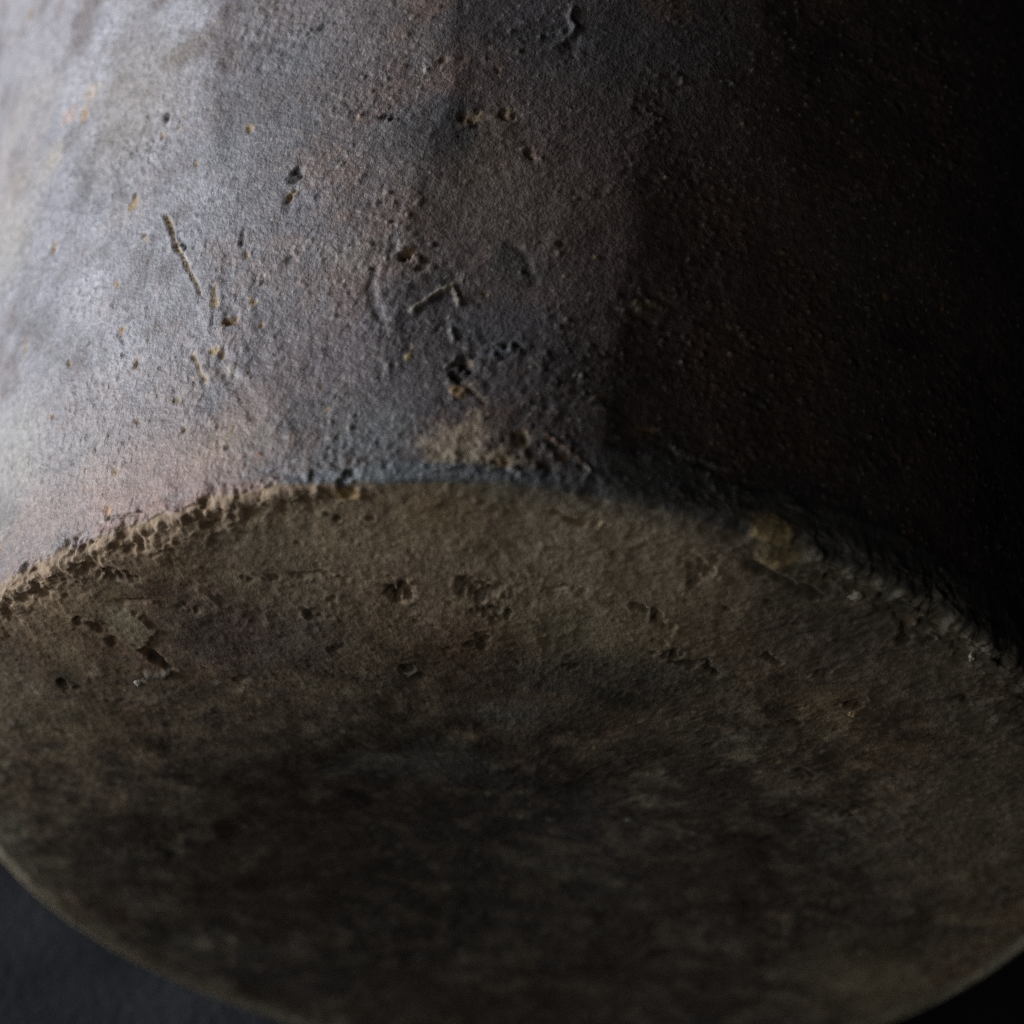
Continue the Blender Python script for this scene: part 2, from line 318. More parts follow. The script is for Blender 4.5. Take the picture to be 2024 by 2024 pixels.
# straw gouge, raised L-shaped fold, scratches, squiggle
px = lambda *q: [uv(*p) for p in q]
stroke(W, px((326, 420), (336, 450), (344, 478), (360, 503)), R_(4.5), -0.45, TAN, 0.85, 1.0, side=0.06)
stroke(W, px((356, 498), (372, 528), (384, 552), (398, 586)), R_(3.4), -0.35, TAN, 0.8, 1.5, side=0.05)
stroke(W, px((352, 470), (366, 492)), R_(5), -0.5, DARK, 0.7, 2.0)
stroke(W, px((806, 616), (831, 594), (867, 569), (893, 558), (903, 580), (907, 602)), R_(3.8), 0.34, (0.29, 0.25, 0.18), 0.8, 3.0)
stroke(W, px((838, 604), (872, 580), (889, 572), (897, 606)), R_(4), -0.05, DARK, 0.1, 4.0)  # pale crest and this dark line paint the fold's lit and shaded sides
stroke(W, px((918, 759), (940, 775), (965, 799)), R_(2.6), -0.2, OCH, 0.6, 5.0)
stroke(W, px((1074, 856), (1120, 885), (1150, 910), (1175, 934)), R_(3.2), 0.22, (0.25, 0.15, 0.10), 0.8, 6.0)
stroke(W, px((1000, 915), (1022, 925), (1036, 942)), R_(7), 0.15, (0.24, 0.14, 0.09), 0.7, 6.5)
stroke(W, px((1135, 0), (1125, 25), (1138, 45), (1130, 62)), R_(5), 0.3, None, 0, 7.0)
stroke(W, px((893, 640), (896, 670)), R_(5), 0.3, PALE, 0.4, 8.0)
stroke(W, px((375, 695), (388, 715), (395, 735), (410, 752)), R_(5), -0.25, TAN, 0.7, 9.0, gap=0.5)
stroke(W, px((205, 1021), (240, 1019), (285, 1005)), R_(3), -0.3, DARK, 0.6, 10.0)
# the foot: blue-grey glaze lip with a thin cracked line over it, and the glaze edge on the right
stroke(W, px((600, 975), (690, 945), (751, 955), (824, 941), (867, 924), (930, 915)), R_(4), 0.25, (0.24, 0.25, 0.26), 0.7, 11.0)
footn = fbm(P, 0.16, 3, 41)
rb_ = sstep(4, 12, W.A)*(1-sstep(62, 72, W.A))*sstep(6.6, 5.0, W.B+2.2*footn+0.8*n3-0.03*(W.A-35))
mix(W.C, allk, (0.112, 0.120, 0.114), 0.8*rb_*(0.75+0.4*n3)); W.d += 0.22*rb_; W.grain *= 1-0.3*rb_
ml_ = sstep(-30, -22, W.A)*(1-sstep(4, 12, W.A))*sstep(2.4, 1.4, W.B+1.0*footn)
mix(W.C, allk, (0.11, 0.12, 0.125), 0.85*ml_)
for kk, ll in enumerate((((1290, 862), (1345, 885), (1420, 912), (1490, 945), (1530, 985)), ((1560, 985), (1610, 1010), (1650, 1045)))):
    stroke(W, px(*ll), R_(7), 0.16, (0.22, 0.21, 0.18), 0.5, 12.0+kk, gap=0.75)
stroke(W, px((1010, 955), (1100, 965), (1200, 990), (1300, 1015), (1400, 1040)), R_(6), 0.12, (0.21, 0.21, 0.16), 0.6, 16.0, gap=0.4)
edge_n = fbm(P, 0.35, 3, 43); edge_f = fbm(P, 1.1, 2, 44)
# worn edge: glaze gone, red-brown then bare clay, wider on the left
wid = 0.08+1.5*sstep(-50, -70, W.A)+1.0*sstep(-18, -30, W.A)+0.25*sstep(30, 45, W.A)
bare = sstep(0.55, -0.35, (W.B-wid)/(0.35+0.5*wid)+1.1*edge_n+0.5*edge_f)
redz = sstep(0.9, -0.1, (W.B-1.7*wid)/(0.9*wid)+1.6*edge_n)*sstep(-16, -26, W.A)
mix(W.C, allk, (0.22, 0.115, 0.08), 0.55*redz*sstep(-0.2, 0.4, n3+n4))
mix(W.C, allk, (0.265, 0.188, 0.12), 0.93*bare*(1-sstep(-20, 0, W.A))); mix(W.C, allk, (0.165, 0.145, 0.108), 0.85*bare*sstep(-20, 0, W.A)); W.C *= (1+0.35*bare*edge_f)[:, None]
W.rough = np.maximum(W.rough, 0.9*bare)
W.d += dep*W.grain-0.22*bare
crumb = sstep(10, 26, W.A)*sstep(5.5, 1.0, W.B+2.0*n3)
mix(W.C, allk, (0.19, 0.165, 0.125), 0.6*crumb*sstep(-0.15, 0.3, n3+0.6*n6)); W.d += crumb*(0.22*n3+0.14*n6)
W.d *= sstep(0.0, 1.6, W.B)
def rim_push(P_, dist, sides):
    """ragged wear of the edge, the same field for the wall's and the base's side of it"""
    th = np.arctan2(P_[:, 0], P_[:, 2]); a = th*75.0
    rg = 0.30+0.75*sstep(-14, -30, a)*(1-sstep(-95, -120, a))+0.42*sstep(46, 62, a)*(1-sstep(95, 120, a))
    k = np.nonzero(dist < 9)[0]; Q = P_[k]; out = np.zeros_like(P_)
    n = 0.5*fbm(Q, 0.30, 3, 43)+0.30*fbm(Q, 0.9, 2, 44)+0.20*vnoise(Q, 2.1, 45)
    n = n*rg[k]*np.exp(-dist[k]/2.6)
    dirn = np.stack([np.sin(th[k])*0.75, np.full(len(k), -0.65), np.cos(th[k])*0.75], 1)
    sgn = sides*dist[k]
    _, c1 = worley(a[k]+0.5*vnoise(Q, 0.6, 46), sgn, 1.7, 31); _, c2 = worley(a[k], sgn, 0.8, 32)
    _, c0 = worley(a[k]+0.9*vnoise(Q, 0.4, 48), sgn+0.6*vnoise(Q, 0.5, 49), 3.4, 33)
    ch = ((c0-0.5)*0.9*(0.3+0.7*sstep(20, 45, a[k]))+(c1-0.55)*0.75+(c2-0.5)*0.35)*np.exp(-dist[k]/2.2)*(0.25+0.75*sstep(-12, -26, a[k])+1.1*sstep(24, 48, a[k]))*(1-sstep(100, 120, np.abs(a[k])))
    out[k] = dirn*(n*0.55+ch)[:, None]
    return out
W.P0 = W.P.copy()
W.P = W.P+W.N*W.d[:, None]+rim_push(W.P0, W.B, 1.0)

# ------------------------------------------------------------------ base
nr = len(rows_f)
first = W.P[:NT]                                            # wall row at the foot
rho_e = RB+outline(TH)
q = np.r_[np.linspace(0, 0.55, 90, endpoint=False), np.linspace(0.55, 0.955, 130, endpoint=False), np.linspace(0.955, 1, 24)]
q[0] = 0.004
B_ = Layer()
q2, t2b = np.meshgrid(q, TH, indexing='ij'); e2 = np.broadcast_to(rho_e, q2.shape)
qf, tf = q2.ravel(), t2b.ravel(); rho = (q2*e2).ravel()
B_.A, B_.B = rho*np.sin(tf), rho*np.cos(tf)                  # x, z in mm
x, z = B_.A, B_.B
Kth = 2.1+2.1*np.cos(tf+0.40); Kef = 2.1+(Kth-2.1)*sstep(0.0, 0.75, qf)
h = -Kef*(1-qf**3.2)                                         # swollen underside, worn back towards the upper left edge
h += 2.2*np.exp(-((x+4)**2+(z+12)**2)/(2*24**2))             # shallow hollow in the middle
B_.P = np.stack([x, h, z], 1)
B_.N = np.tile(np.array([0.0, -1.0, 0.0]), (len(x), 1))
B_.d = np.zeros(len(x)); B_.rough = np.full(len(x), 0.8); B_.grain = np.ones(len(x))
Pb = B_.P.copy(); ak = np.arange(len(x))
B_.Aw = x+0.55*fbm(Pb, 0.5, 3, 91); B_.Bw = z+0.55*fbm(Pb, 0.5, 3, 96)
b1 = fbm(Pb, 0.03, 3, 51); b2 = fbm(Pb, 0.09, 3, 52); b3 = fbm(Pb, 0.28, 3, 53); b4 = fbm(Pb, 0.9, 2, 54); b5 = fbm(Pb, 0.05, 3, 55)
Pst = Pb*np.array([0.55, 1, 1.0]); bst = fbm(Pst, 0.35, 3, 57)
B_.C = np.empty((len(x), 3)); B_.C[:] = CLAY
mix(B_.C, ak, (0.135, 0.105, 0.078), 0.75*sstep(-0.1, 0.4, b2+0.35*b3))
mix(B_.C, ak, (0.105, 0.105, 0.088), 0.75*sstep(-0.02, 0.35, b1+0.4*b3))
mix(B_.C, ak, (0.165, 0.085, 0.060), 0.55*sstep(0.05, 0.4, b5+0.35*b3))
mix(B_.C, ak, (0.26, 0.215, 0.140), 0.55*sstep(0.1, 0.5, b3-0.4*b2))
mix(B_.C, ak, (0.060, 0.052, 0.045), 0.55*sstep(0.15, 0.5, bst-0.2*b2))
# darker middle of the base, with an irregular border
mid_dark = sstep(1.3, 0.6, np.hypot((x+1)/60, (z+20)/58)+0.45*b2+0.3*b3)
mix(B_.C, ak, (0.047, 0.038, 0.033), 0.88*mid_dark)
B_.C *= (1+0.25*b4+0.45*b3+0.25*bst)[:, None]

B_.d += 0.45*fbm(Pb, 0.05, 2, 61)+0.20*fbm(Pb, 0.15, 2, 62)
rough_b = sstep(-0.2, 0.35, b2+0.4*b1)                        # torn, fibrous places between smoother ones
tear = fbm(Pb*np.array([0.85, 1, 1]), 0.32, 3, 66)
B_.d -= 0.28*rough_b*np.abs(tear)**0.8-0.10
mix(B_.C, ak, (0.28, 0.23, 0.16), 0.2*sstep(0.10, 0.35, tear))
mix(B_.C, ak, (0.050, 0.044, 0.038), 0.4*rough_b*sstep(0.10, 0.02, np.abs(tear)))
bd = 0.035*b4+0.04*bst+0.025*vnoise(Pb, 1.9, 63)
dw, iw = worley(x, z, 1.1, 13)
bd += np.where(iw > 0.55, 0.10*(iw-0.3)*(1-sstep(0.1, 0.1+0.3*iw, dw)), 0)
dw2, iw2 = worley(x+1.3, z+2.2, 3.4, 14)
bd -= np.where(iw2 > 0.6, 0.09*(1-sstep(0.1, 0.25+0.7*(iw2-0.5), dw2)), 0)
mix(B_.C, ak, (0.34, 0.32, 0.26), 0.6*np.where(iw2 < 0.16, 1-sstep(0.1, 0.25+2.5*iw2, dw2+0.25*b4), 0))
lumb = B_.C.mean(1, keepdims=True); B_.C = lumb+1.05*(B_.C-lumb)
B_.d += bd

def bxz(X, Y): return on_base(X, Y)
KX, KZ = 1/15.0, 1/8.2                                       # mm per photograph pixel across / down the base
def bp(X, Y, rx, ry, rot=0.0, depth=0.6, tint=DARK, rim=0.08, ti=0.45): pit(B_, bxz(X, Y), rx*KX, ry*KZ, rot, depth*1.05, tint, rim, ti)
def bs(X, Y, rx, ry, color, amt, rot=0.0, **k): spot(B_, bxz(X, Y), rx*KX, ry*KZ, rot, color, amt, **k)
rp = np.random.default_rng(23)
for _ in range(55):
    a, rr = rp.uniform(-2.2, 2.2), RB*math.sqrt(rp.uniform(0.05, 0.93)); r = 0.25+0.55*rp.random()**2.5
    pit(B_, (rr*math.sin(a), rr*math.cos(a)), r*rp.uniform(0.9, 2.0), r, rp.uniform(-0.4, 0.4), 0.2+0.4*r, [DARK, None, OCH][rp.integers(3)], 0.03, 0.5)
bs(1080, 1090, 330, 110, (0.34, 0.26, 0.175), 0.75, soft=0.5, wob=1.0); bs(870, 1000, 90, 40, (0.27, 0.185, 0.10), 0.6, soft=0.8); bs(1180, 1060, 170, 90, (0.33, 0.265, 0.185), 0.75, soft=0.7, smooth=0.5)  # pale patches put the lit upper band of the base into its colour
bs(640, 1040, 110, 45, (0.30, 0.225, 0.14), 0.65, soft=0.8); bs(480, 1090, 110, 50, (0.27, 0.22, 0.15), 0.6, soft=0.8)
bs(300, 1090, 110, 30, (0.23, 0.16, 0.095), 0.7, soft=0.8); bs(90, 1190, 70, 60, (0.36, 0.26, 0.16), 0.75, soft=0.8); bs(60, 1360, 90, 60, (0.24, 0.20, 0.14), 0.6, soft=0.9)
bs(980, 1250, 100, 40, (0.20, 0.12, 0.065), 0.55, soft=0.8); bs(1150, 1210, 120, 40, (0.23, 0.20, 0.125), 0.6, soft=0.8)
bs(560, 1230, 140, 45, (0.10, 0.075, 0.065), 0.7, soft=0.8); bs(400, 1230, 60, 40, (0.12, 0.095, 0.085), 0.6, soft=0.8); bs(1150, 1290, 200, 40, (0.07, 0.07, 0.062), 0.65, soft=0.8)
bs(1600, 1250, 150, 50, (0.14, 0.105, 0.08), 0.6, soft=0.9); bs(1850, 1330, 110, 70, (0.20, 0.165, 0.12), 0.7, soft=0.8)
bs(1900, 1600, 130, 160, (0.22, 0.18, 0.13), 0.6, soft=0.9); bs(1720, 1940, 120, 70, (0.25, 0.21, 0.13), 0.6, soft=0.9)
bs(880, 1480, 70, 40, (0.16, 0.165, 0.145), 0.4, soft=0.8); bs(1020, 1370, 60, 22, (0.19, 0.185, 0.16), 0.5, soft=0.8); bs(750, 1490, 90, 25, (0.18, 0.18, 0.155), 0.45, soft=0.8)
bs(1100, 1720, 120, 14, (0.17, 0.15, 0.11), 0.4, rot=-0.3, soft=0.8)
# pits and flakes one can tell apart
bp(800, 1136, 27, 13, 0, 1.0); bp(812, 1120, 14, 6, 0, -0.3, TAN, 0)
bp(960, 1135, 46, 15, 0, 0.55, DARK, .1, .5); bp(975, 1172, 32, 9, 0.1, 0.9); bp(990, 1140, 18, 8, 0.2, -0.35, CLAY, 0); bp(925, 1115, 18, 8, 0, 0.7)
bp(1270, 1168, 24, 9, 0, 1.0); bp(1305, 1190, 14, 14, 0, 1.0); bp(1330, 1205, 18, 7, 0.3, 0.5, OCH)
bp(1392, 1108, 36, 15, 0, 0.5, None, 0.2); bp(1400, 1105, 17, 6, 0, 0.8); bp(1375, 1132, 12, 6, 0, 0.8)
bp(623, 1178, 26, 9, 0, 0.55, None, 0.2); bp(662, 1017, 14, 6, 0, 0.6); bp(735, 1016, 12, 5, 0, .6); bp(498, 1120, 24, 5, 0.1, 0.5); bp(545, 1118, 16, 5, 0, 0.5)
bp(225, 1128, 26, 9, 0, 0.9); bp(262, 1132, 18, 8, 0, 0.8); bp(148, 1117, 16, 9, 0, 1.0); bp(417, 1030, 14, 8, 0, 0.9)
bp(200, 1222, 22, 9, 0, 0.6); bp(160, 1212, 12, 9, 0, 0.5); bp(225, 1245, 16, 8, .2, .6)
bp(128, 1328, 9, 13, 0, 1.0); bp(158, 1330, 10, 7, 0, 0.8); bp(385, 1180, 24, 6, -0.2, 0.6)
bp(1646, 1132, 12, 12, 0, 1.1); bp(1620, 1112, 12, 8, 0, 0.7); bp(1523, 1172, 11, 9, 0, 0.8); bp(1791, 1248, 17, 12, 0, 1.4, DARK, .1, .8); bp(1835, 1262, 9, 7, 0, 0.9)
bp(1625, 1306, 12, 8, 0, 1.0); bp(1683, 1364, 16, 9, 0, 1.2); bp(1910, 1372, 26, 9, -0.2, 1.0); bp(1750, 1178, 10, 6, 0, 0.7); bp(1440, 1180, 10, 7, 0, 0.7)
bp(1590, 1500, 30, 9, -0.3, 0.7); bp(1570, 1395, 14, 5, -0.5, 0.6); bp(1680, 1590, 24, 14, 0, 0.5); bp(960, 1215, 14, 8, 0, 0.6); bp(945, 1228, 22, 6, 0, 0.5)
bp(1130, 1275, 18, 6, 0, 0.5); bp(1310, 1253, 30, 8, -0.15, 0.7); bp(1360, 1275, 24, 6, -0.25, 0.7); bp(810, 1275, 12, 9, 0, 0.7); bp(670, 1234, 14, 6, 0.2, 0.7); bp(850, 1290, 22, 5, -.1, .5)
ws(1538, 1066, 36, 34, (0.46, 0.35, 0.18), 1.0, soft=0.25); bs(1538, 1085, 34, 18, (0.44, 0.33, 0.17), 0.95, soft=0.3, wob=0.6, h=0.12); bs(1685, 1098, 12, 12, OCH, 0.8, soft=0.4, h=0.2); bs(690, 975, 30, 9, (0.36, 0.25, 0.12), 0.8, h=0.2)
k, d_ = stamp_dist(B_.Aw, B_.Bw, bxz(266, 1216), 46*KX, 28*KZ, 0.1, 0.45, 3.0)
rampx = sstep(-3.2, 1.5, B_.Aw[k]-bxz(266, 1216)[0])
B_.d[k] += 0.32*rampx*(1-sstep(0.92, 1.02, d_)); mix(B_.C, k, (0.23, 0.195, 0.125), 0.6*(0.4+0.6*rampx)*(1-sstep(0.9, 1.05, d_))); B_.grain[k] *= 0.5
bq = lambda *pp: [bxz(*p) for p in pp]
stroke(B_, bq((1474, 1098), (1520, 1120), (1570, 1145), (1636, 1176)), 0.7, -0.28, DARK, 0.45, 21.0)
stroke(B_, bq((1324, 1268), (1368, 1275), (1395, 1270), (1410, 1295), (1422, 1302)), 0.4, -0.4, DARK, 0.6, 22.0)
stroke(B_, bq((1505, 1262), (1545, 1282)), 0.5, -0.5, DARK, 0.5, 23.0)
stroke(B_, bq((280, 1258), (310, 1268), (345, 1290)), 0.8, -0.7, DARK, 0.7, 24.0)
stroke(B_, bq((290, 1300), (330, 1302), (350, 1292)), 0.8, 0.45, (0.2, 0.19, 0.16), 0.5, 25.0)
stroke(B_, bq((1085, 1005), (1140, 1018), (1190, 1022)), 0.4, -0.35, OCH, 0.4, 26.0)
for X, Y, rx in ((640, 1110, 60), (300, 1170, 70), (1120, 1130, 50), (1740, 1210, 60)):
    stroke(B_, bq((X-rx, Y+6), (X, Y-2), (X+rx, Y+8)), 0.35, -0.25, None, 0, X*0.01)

# ragged worn rim
redge = (1-qf)*RB
b_sand = vnoise(Pb, 1.6, 47)
B_.d *= sstep(0.0, 1.8, redge)
mix(B_.C, ak, (0.28, 0.20, 0.13), 0.85*sstep(4.5, 0.0, redge+2.5*b3)*sstep(-18, -34, x)*sstep(-8, 12, z))
mix(B_.C, ak, (0.25, 0.225, 0.155), 0.8*sstep(3.5, 0.5, redge+1.5*b3)*sstep(12, -8, z))
B_.C *= (1+0.30*b_sand*np.exp(-redge/4))[:, None]
mix(B_.C, ak, (0.18, 0.165, 0.125), 0.6*sstep(3.0, 0.0, redge+2.0*b3)*sstep(-18, 5, x))
B_.P = B_.P+B_.N*B_.d[:, None]+rim_push(np.stack([x, 0*x, z], 1), redge, -1.0)

# notches broken out of the rim on both sides of the edge, then weld the two rims
NOT = [((1862, 1200), 3.6, 1.0), ((1905, 1262), 2.6, 0.35), ((1720, 1120), 2.6, 0.4), ((1180, 985), 1.5, 0.5),
       ((420, 1018), 2.2, 0.9), ((150, 1105), 2.6, 1.0), ((250, 1065), 2.2, 0.7), ((30, 1150), 2.6, 0.8), ((1600, 1065), 2.0, 0.6), ((1480, 1030), 1.6, 0.5), ((690, 962), 1.8, 0.6)]
def notch(P_, k_off):
    out = P_.copy()
    for (c, r, dep_) in NOT:
        v = bxz(*c); v = v/np.hypot(*v)*(RB+float(outline(math.atan2(v[0], v[1]))))
        C3 = np.array([v[0], 0.3, v[1]])
        dd = np.linalg.norm((P_-C3)*np.array([1, 0.9, 1]), axis=1)
        k = np.nonzero(dd < r*1.6)[0]
        w = 1-sstep(0.35, 1.25, dd[k]/r+0.35*vnoise(P_[k], 0.9, 71))
        n = np.array([v[0], 0, v[1]])/np.hypot(*v)*0.75+np.array([0, -0.65, 0])
        out[k] -= n*(dep_*w*(0.8+0.5*vnoise(P_[k], 1.7, 72)))[:, None]
    return out
W.P = notch(W.P, 0); B_.P = notch(B_.P, 1)
first = W.P[:NT]
Bgrid = B_.P.reshape(len(q), NT, 3)
delta = first-Bgrid[-1]
Bgrid += delta[None]*(np.exp(-(1-q)*RB/1.5)[:, None, None])
Bgrid[-1] = first
B_.P = Bgrid.reshape(-1, 3)

# ------------------------------------------------------------------ meshes and materials
def grid_mesh(name, P_, n_rows, closed_center=None, flip=False, attrs=None):
    i = np.arange(n_rows-1)[:, None]*NT; j = np.arange(NT)[None, :]; j2 = (j+1) % NT
    F = np.stack([(i+j), (i+j2), (i+NT+j2), (i+NT+j)], -1).reshape(-1, 4)
    if flip: F = F[:, ::-1]
    me = bpy.data.meshes.new(name); nv, nfc = len(P_), len(F)
    tri = None
    me.vertices.add(nv); me.vertices.foreach_set('co', (P_*MM).astype(np.float32).ravel())
    loops = F.ravel(); starts = np.arange(nfc)*4
    if closed_center is not None:
        ring = np.arange(NT)
        ring = ring[::-1] if not flip else ring
        loops = np.r_[loops, ring]; starts = np.r_[starts, nfc*4]
        nfc += 1
    me.loops.add(len(loops)); me.loops.foreach_set('vertex_index', loops.astype(np.int32))
    me.polygons.add(nfc); me.polygons.foreach_set('loop_start', starts.astype(np.int32))
    me.update(calc_edges=True); me.validate()
    me.polygons.foreach_set('use_smooth', np.ones(len(me.polygons), bool))
    for nm, C in (attrs or {}).items():
        a = me.attributes.new(nm, 'FLOAT_COLOR', 'POINT')
        a.data.foreach_set('color', np.concatenate([np.clip(C[0], 0, 1), C[1][:, None]], 1).astype(np.float32).ravel())
    return me

def node(nt, t, **kw):
    n = nt.nodes.new(t)
    for k, v in kw.items(): setattr(n, k, v)
    return n
def ceramic(name, bump_mm, spec, fine=2800.0):
    """colour and roughness from the surface's own stains, plus grain below the mesh's resolution"""
    mt = bpy.data.materials.new(name); mt.use_nodes = True; nt = mt.node_tree; b = nt.nodes['Principled BSDF']
    at = node(nt, 'ShaderNodeAttribute', attribute_name='skin')
    tc = node(nt, 'ShaderNodeTexCoord')
    n1 = node(nt, 'ShaderNodeTexNoise'); n1.inputs['Scale'].default_value = fine; n1.inputs['Detail'].default_value = 3; n1.inputs['Roughness'].default_value = 0.6
    n2 = node(nt, 'ShaderNodeTexNoise'); n2.inputs['Scale'].default_value = fine*0.42; n2.inputs['Detail'].default_value = 4
    n3 = node(nt, 'ShaderNodeTexNoise'); n3.inputs['Scale'].default_value = fine*0.8; n3.inputs['Detail'].default_value = 2
    for n in (n1, n2, n3): nt.links.new(tc.outputs['Object'], n.inputs['Vector'])
    mr = node(nt, 'ShaderNodeMapRange'); mr.inputs[1].default_value = 0.3; mr.inputs[2].default_value = 0.7; mr.inputs[3].default_value = 0.72; mr.inputs[4].default_value = 1.28
    nt.links.new(n2.outputs['Fac'], mr.inputs[0])
    mx = node(nt, 'ShaderNodeVectorMath', operation='SCALE')
    nt.links.new(at.outputs['Color'], mx.inputs[0]); nt.links.new(mr.outputs[0], mx.inputs['Scale'])
    nt.links.new(mx.outputs[0], b.inputs['Base Color'])
    rr = node(nt, 'ShaderNodeMapRange'); rr.inputs[1].default_value = 0.3; rr.inputs[2].default_value = 0.7; rr.inputs[3].default_value = -0.12; rr.inputs[4].default_value = 0.12
    nt.links.new(n3.outputs['Fac'], rr.inputs[0])
    ra = node(nt, 'ShaderNodeMath', operation='ADD'); nt.links.new(at.outputs['Alpha'], ra.inputs[0]); nt.links.new(rr.outputs[0], ra.inputs[1])
    nt.links.new(ra.outputs[0], b.inputs['Roughness'])
    ad = node(nt, 'ShaderNodeMath', operation='ADD'); nt.links.new(n1.outputs['Fac'], ad.inputs[0]); nt.links.new(n2.outputs['Fac'], ad.inputs[1])
    bu = node(nt, 'ShaderNodeBump'); bu.inputs['Strength'].default_value = 1.0; bu.inputs['Distance'].default_value = bump_mm*MM
    nt.links.new(ad.outputs[0], bu.inputs['Height']); nt.links.new(bu.outputs[0], b.inputs['Normal'])
    b.inputs['Specular IOR Level'].default_value = spec
    return mt
M_WALL = ceramic('fired_clay_skin', 0.17, 0.40)
M_BASE = ceramic('bare_clay', 0.11, 0.2)

def link(name, me, mat, parent):
    ob = bpy.data.objects.new(name, me); col.objects.link(ob); me.materials.append(mat); ob.parent = parent
    return ob
jar = bpy.data.objects.new('stoneware_jar', None); col.objects.link(jar)
jar.matrix_world = REST; jar.empty_display_size = 0.02
jar['label'] = 'old brown stoneware jar lying on its side with its worn flat base showing'
jar['category'] = 'jar'
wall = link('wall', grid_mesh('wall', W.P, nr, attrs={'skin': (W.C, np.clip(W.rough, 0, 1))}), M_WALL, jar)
wall['label'] = 'purple-grey speckled fired skin of the jar with pits and scars'
base = link('base', grid_mesh('base', B_.P, len(q), closed_center=True, attrs={'skin': (B_.C, np.clip(B_.rough, 0, 1))}), M_BASE, jar)
base['label'] = 'bare brown pitted clay underside with a ragged worn edge'

# belly, shoulder, neck and mouth of the jar, beyond the frame
M_PLAIN = bpy.data.materials.new('fired_clay_plain'); M_PLAIN.use_nodes = True
nt = M_PLAIN.node_tree; b = nt.nodes['Principled BSDF']; b.inputs['Roughness'].default_value = 0.5
tc = node(nt, 'ShaderNodeTexCoord'); nz = node(nt, 'ShaderNodeTexNoise'); nz.inputs['Scale'].default_value = 60; nz.inputs['Detail'].default_value = 6
cr = node(nt, 'ShaderNodeValToRGB'); cr.color_ramp.elements[0].position = 0.35; cr.color_ramp.elements[0].color = (0.085, 0.08, 0.085, 1); cr.color_ramp.elements[1].position = 0.7; cr.color_ramp.elements[1].color = (0.19, 0.14, 0.115, 1)
nt.links.new(tc.outputs['Object'], nz.inputs['Vector']); nt.links.new(nz.outputs['Fac'], cr.inputs[0]); nt.links.new(cr.outputs[0], b.inputs['Base Color'])
nz2 = node(nt, 'ShaderNodeTexNoise'); nz2.inputs['Scale'].default_value = 900; bu = node(nt, 'ShaderNodeBump'); bu.inputs['Distance'].default_value = 0.0003
nt.links.new(tc.outputs['Object'], nz2.inputs['Vector']); nt.links.new(nz2.outputs['Fac'], bu.inputs['Height']); nt.links.new(bu.outputs[0], b.inputs['Normal'])
def lathe(name, prof, n=160):
    th = np.linspace(0, 2*math.pi, n, endpoint=False)
    V = [(r*math.sin(a)*MM, y*MM, r*math.cos(a)*MM) for y, r in prof for a in th]
    F = [(i*n+j, i*n+(j+1) % n, (i+1)*n+(j+1) % n, (i+1)*n+j) for i in range(len(prof)-1) for j in range(n)]
    me = bpy.data.meshes.new(name); me.from_pydata(V, [], F)
    me.polygons.foreach_set('use_smooth', np.ones(len(F), bool)); return me
r0 = RB+FLARE*190
prof = [(188.5+t, float(wall_radius(188.5+t))) for t in np.linspace(0, 90, 24)]
yl, rl = prof[-1]
for t in np.linspace(0, 1, 14)[1:]:
    prof.append((yl+36*t, rl+(56-rl)*(1-(1-t)**1.7)))
link('shoulder', lathe('shoulder', prof), M_PLAIN, jar)
yn, rn = prof[-1]
neck = [(yn-0.5, rn), (yn+6, rn-2), (yn+16, rn-2.5), (yn+26, rn+1), (yn+32, rn+6), (yn+35, rn+7.5), (yn+37.5, rn+5), (yn+37, rn+1), (yn+30, rn-4), (yn+18, rn-8), (yn+4, rn-8), (yn-8, rn-6), (yn-34, rl-9), (yl-60, r0-8), (120, 78), (20, 60), (9, 40), (9, 0.5)]
link('neck', lathe('neck', neck), M_PLAIN, jar)

# stone grains and lumps sitting in the clay
def lump(name, parent, c, size, rot, mat, seed, n_lat=14, n_lon=22, rag=0.22):
    r = np.random.default_rng(seed); V = []; F = []
    la = np.linspace(0.02, math.pi-0.02, n_lat); lon = np.linspace(0, 2*math.pi, n_lon, endpoint=False)
    g = np.array([(math.sin(a)*math.cos(o), math.cos(a), math.sin(a)*math.sin(o)) for a in la for o in lon])
    g = g*(1+rag*vnoise(g*10, 0.19, seed)+0.6*rag*vnoise(g*10, 0.45, seed+3))[:, None]
    g = g*np.array(size)
    cr_, sr_ = math.cos(rot), math.sin(rot)
    g = np.stack([g[:, 0]*cr_-g[:, 2]*sr_, g[:, 1], g[:, 0]*sr_+g[:, 2]*cr_], 1)+np.array(c)
    F = [(i*n_lon+j, i*n_lon+(j+1) % n_lon, (i+1)*n_lon+(j+1) % n_lon, (i+1)*n_lon+j) for i in range(n_lat-1) for j in range(n_lon)]
    F += [tuple(range(n_lon))[::-1], tuple((n_lat-1)*n_lon+k for k in range(n_lon))]
    me = bpy.data.meshes.new(name); me.from_pydata((g*MM).tolist(), [], F)
    me.polygons.foreach_set('use_smooth', np.ones(len(F), bool)); me.update()
    return link(name, me, mat, parent)
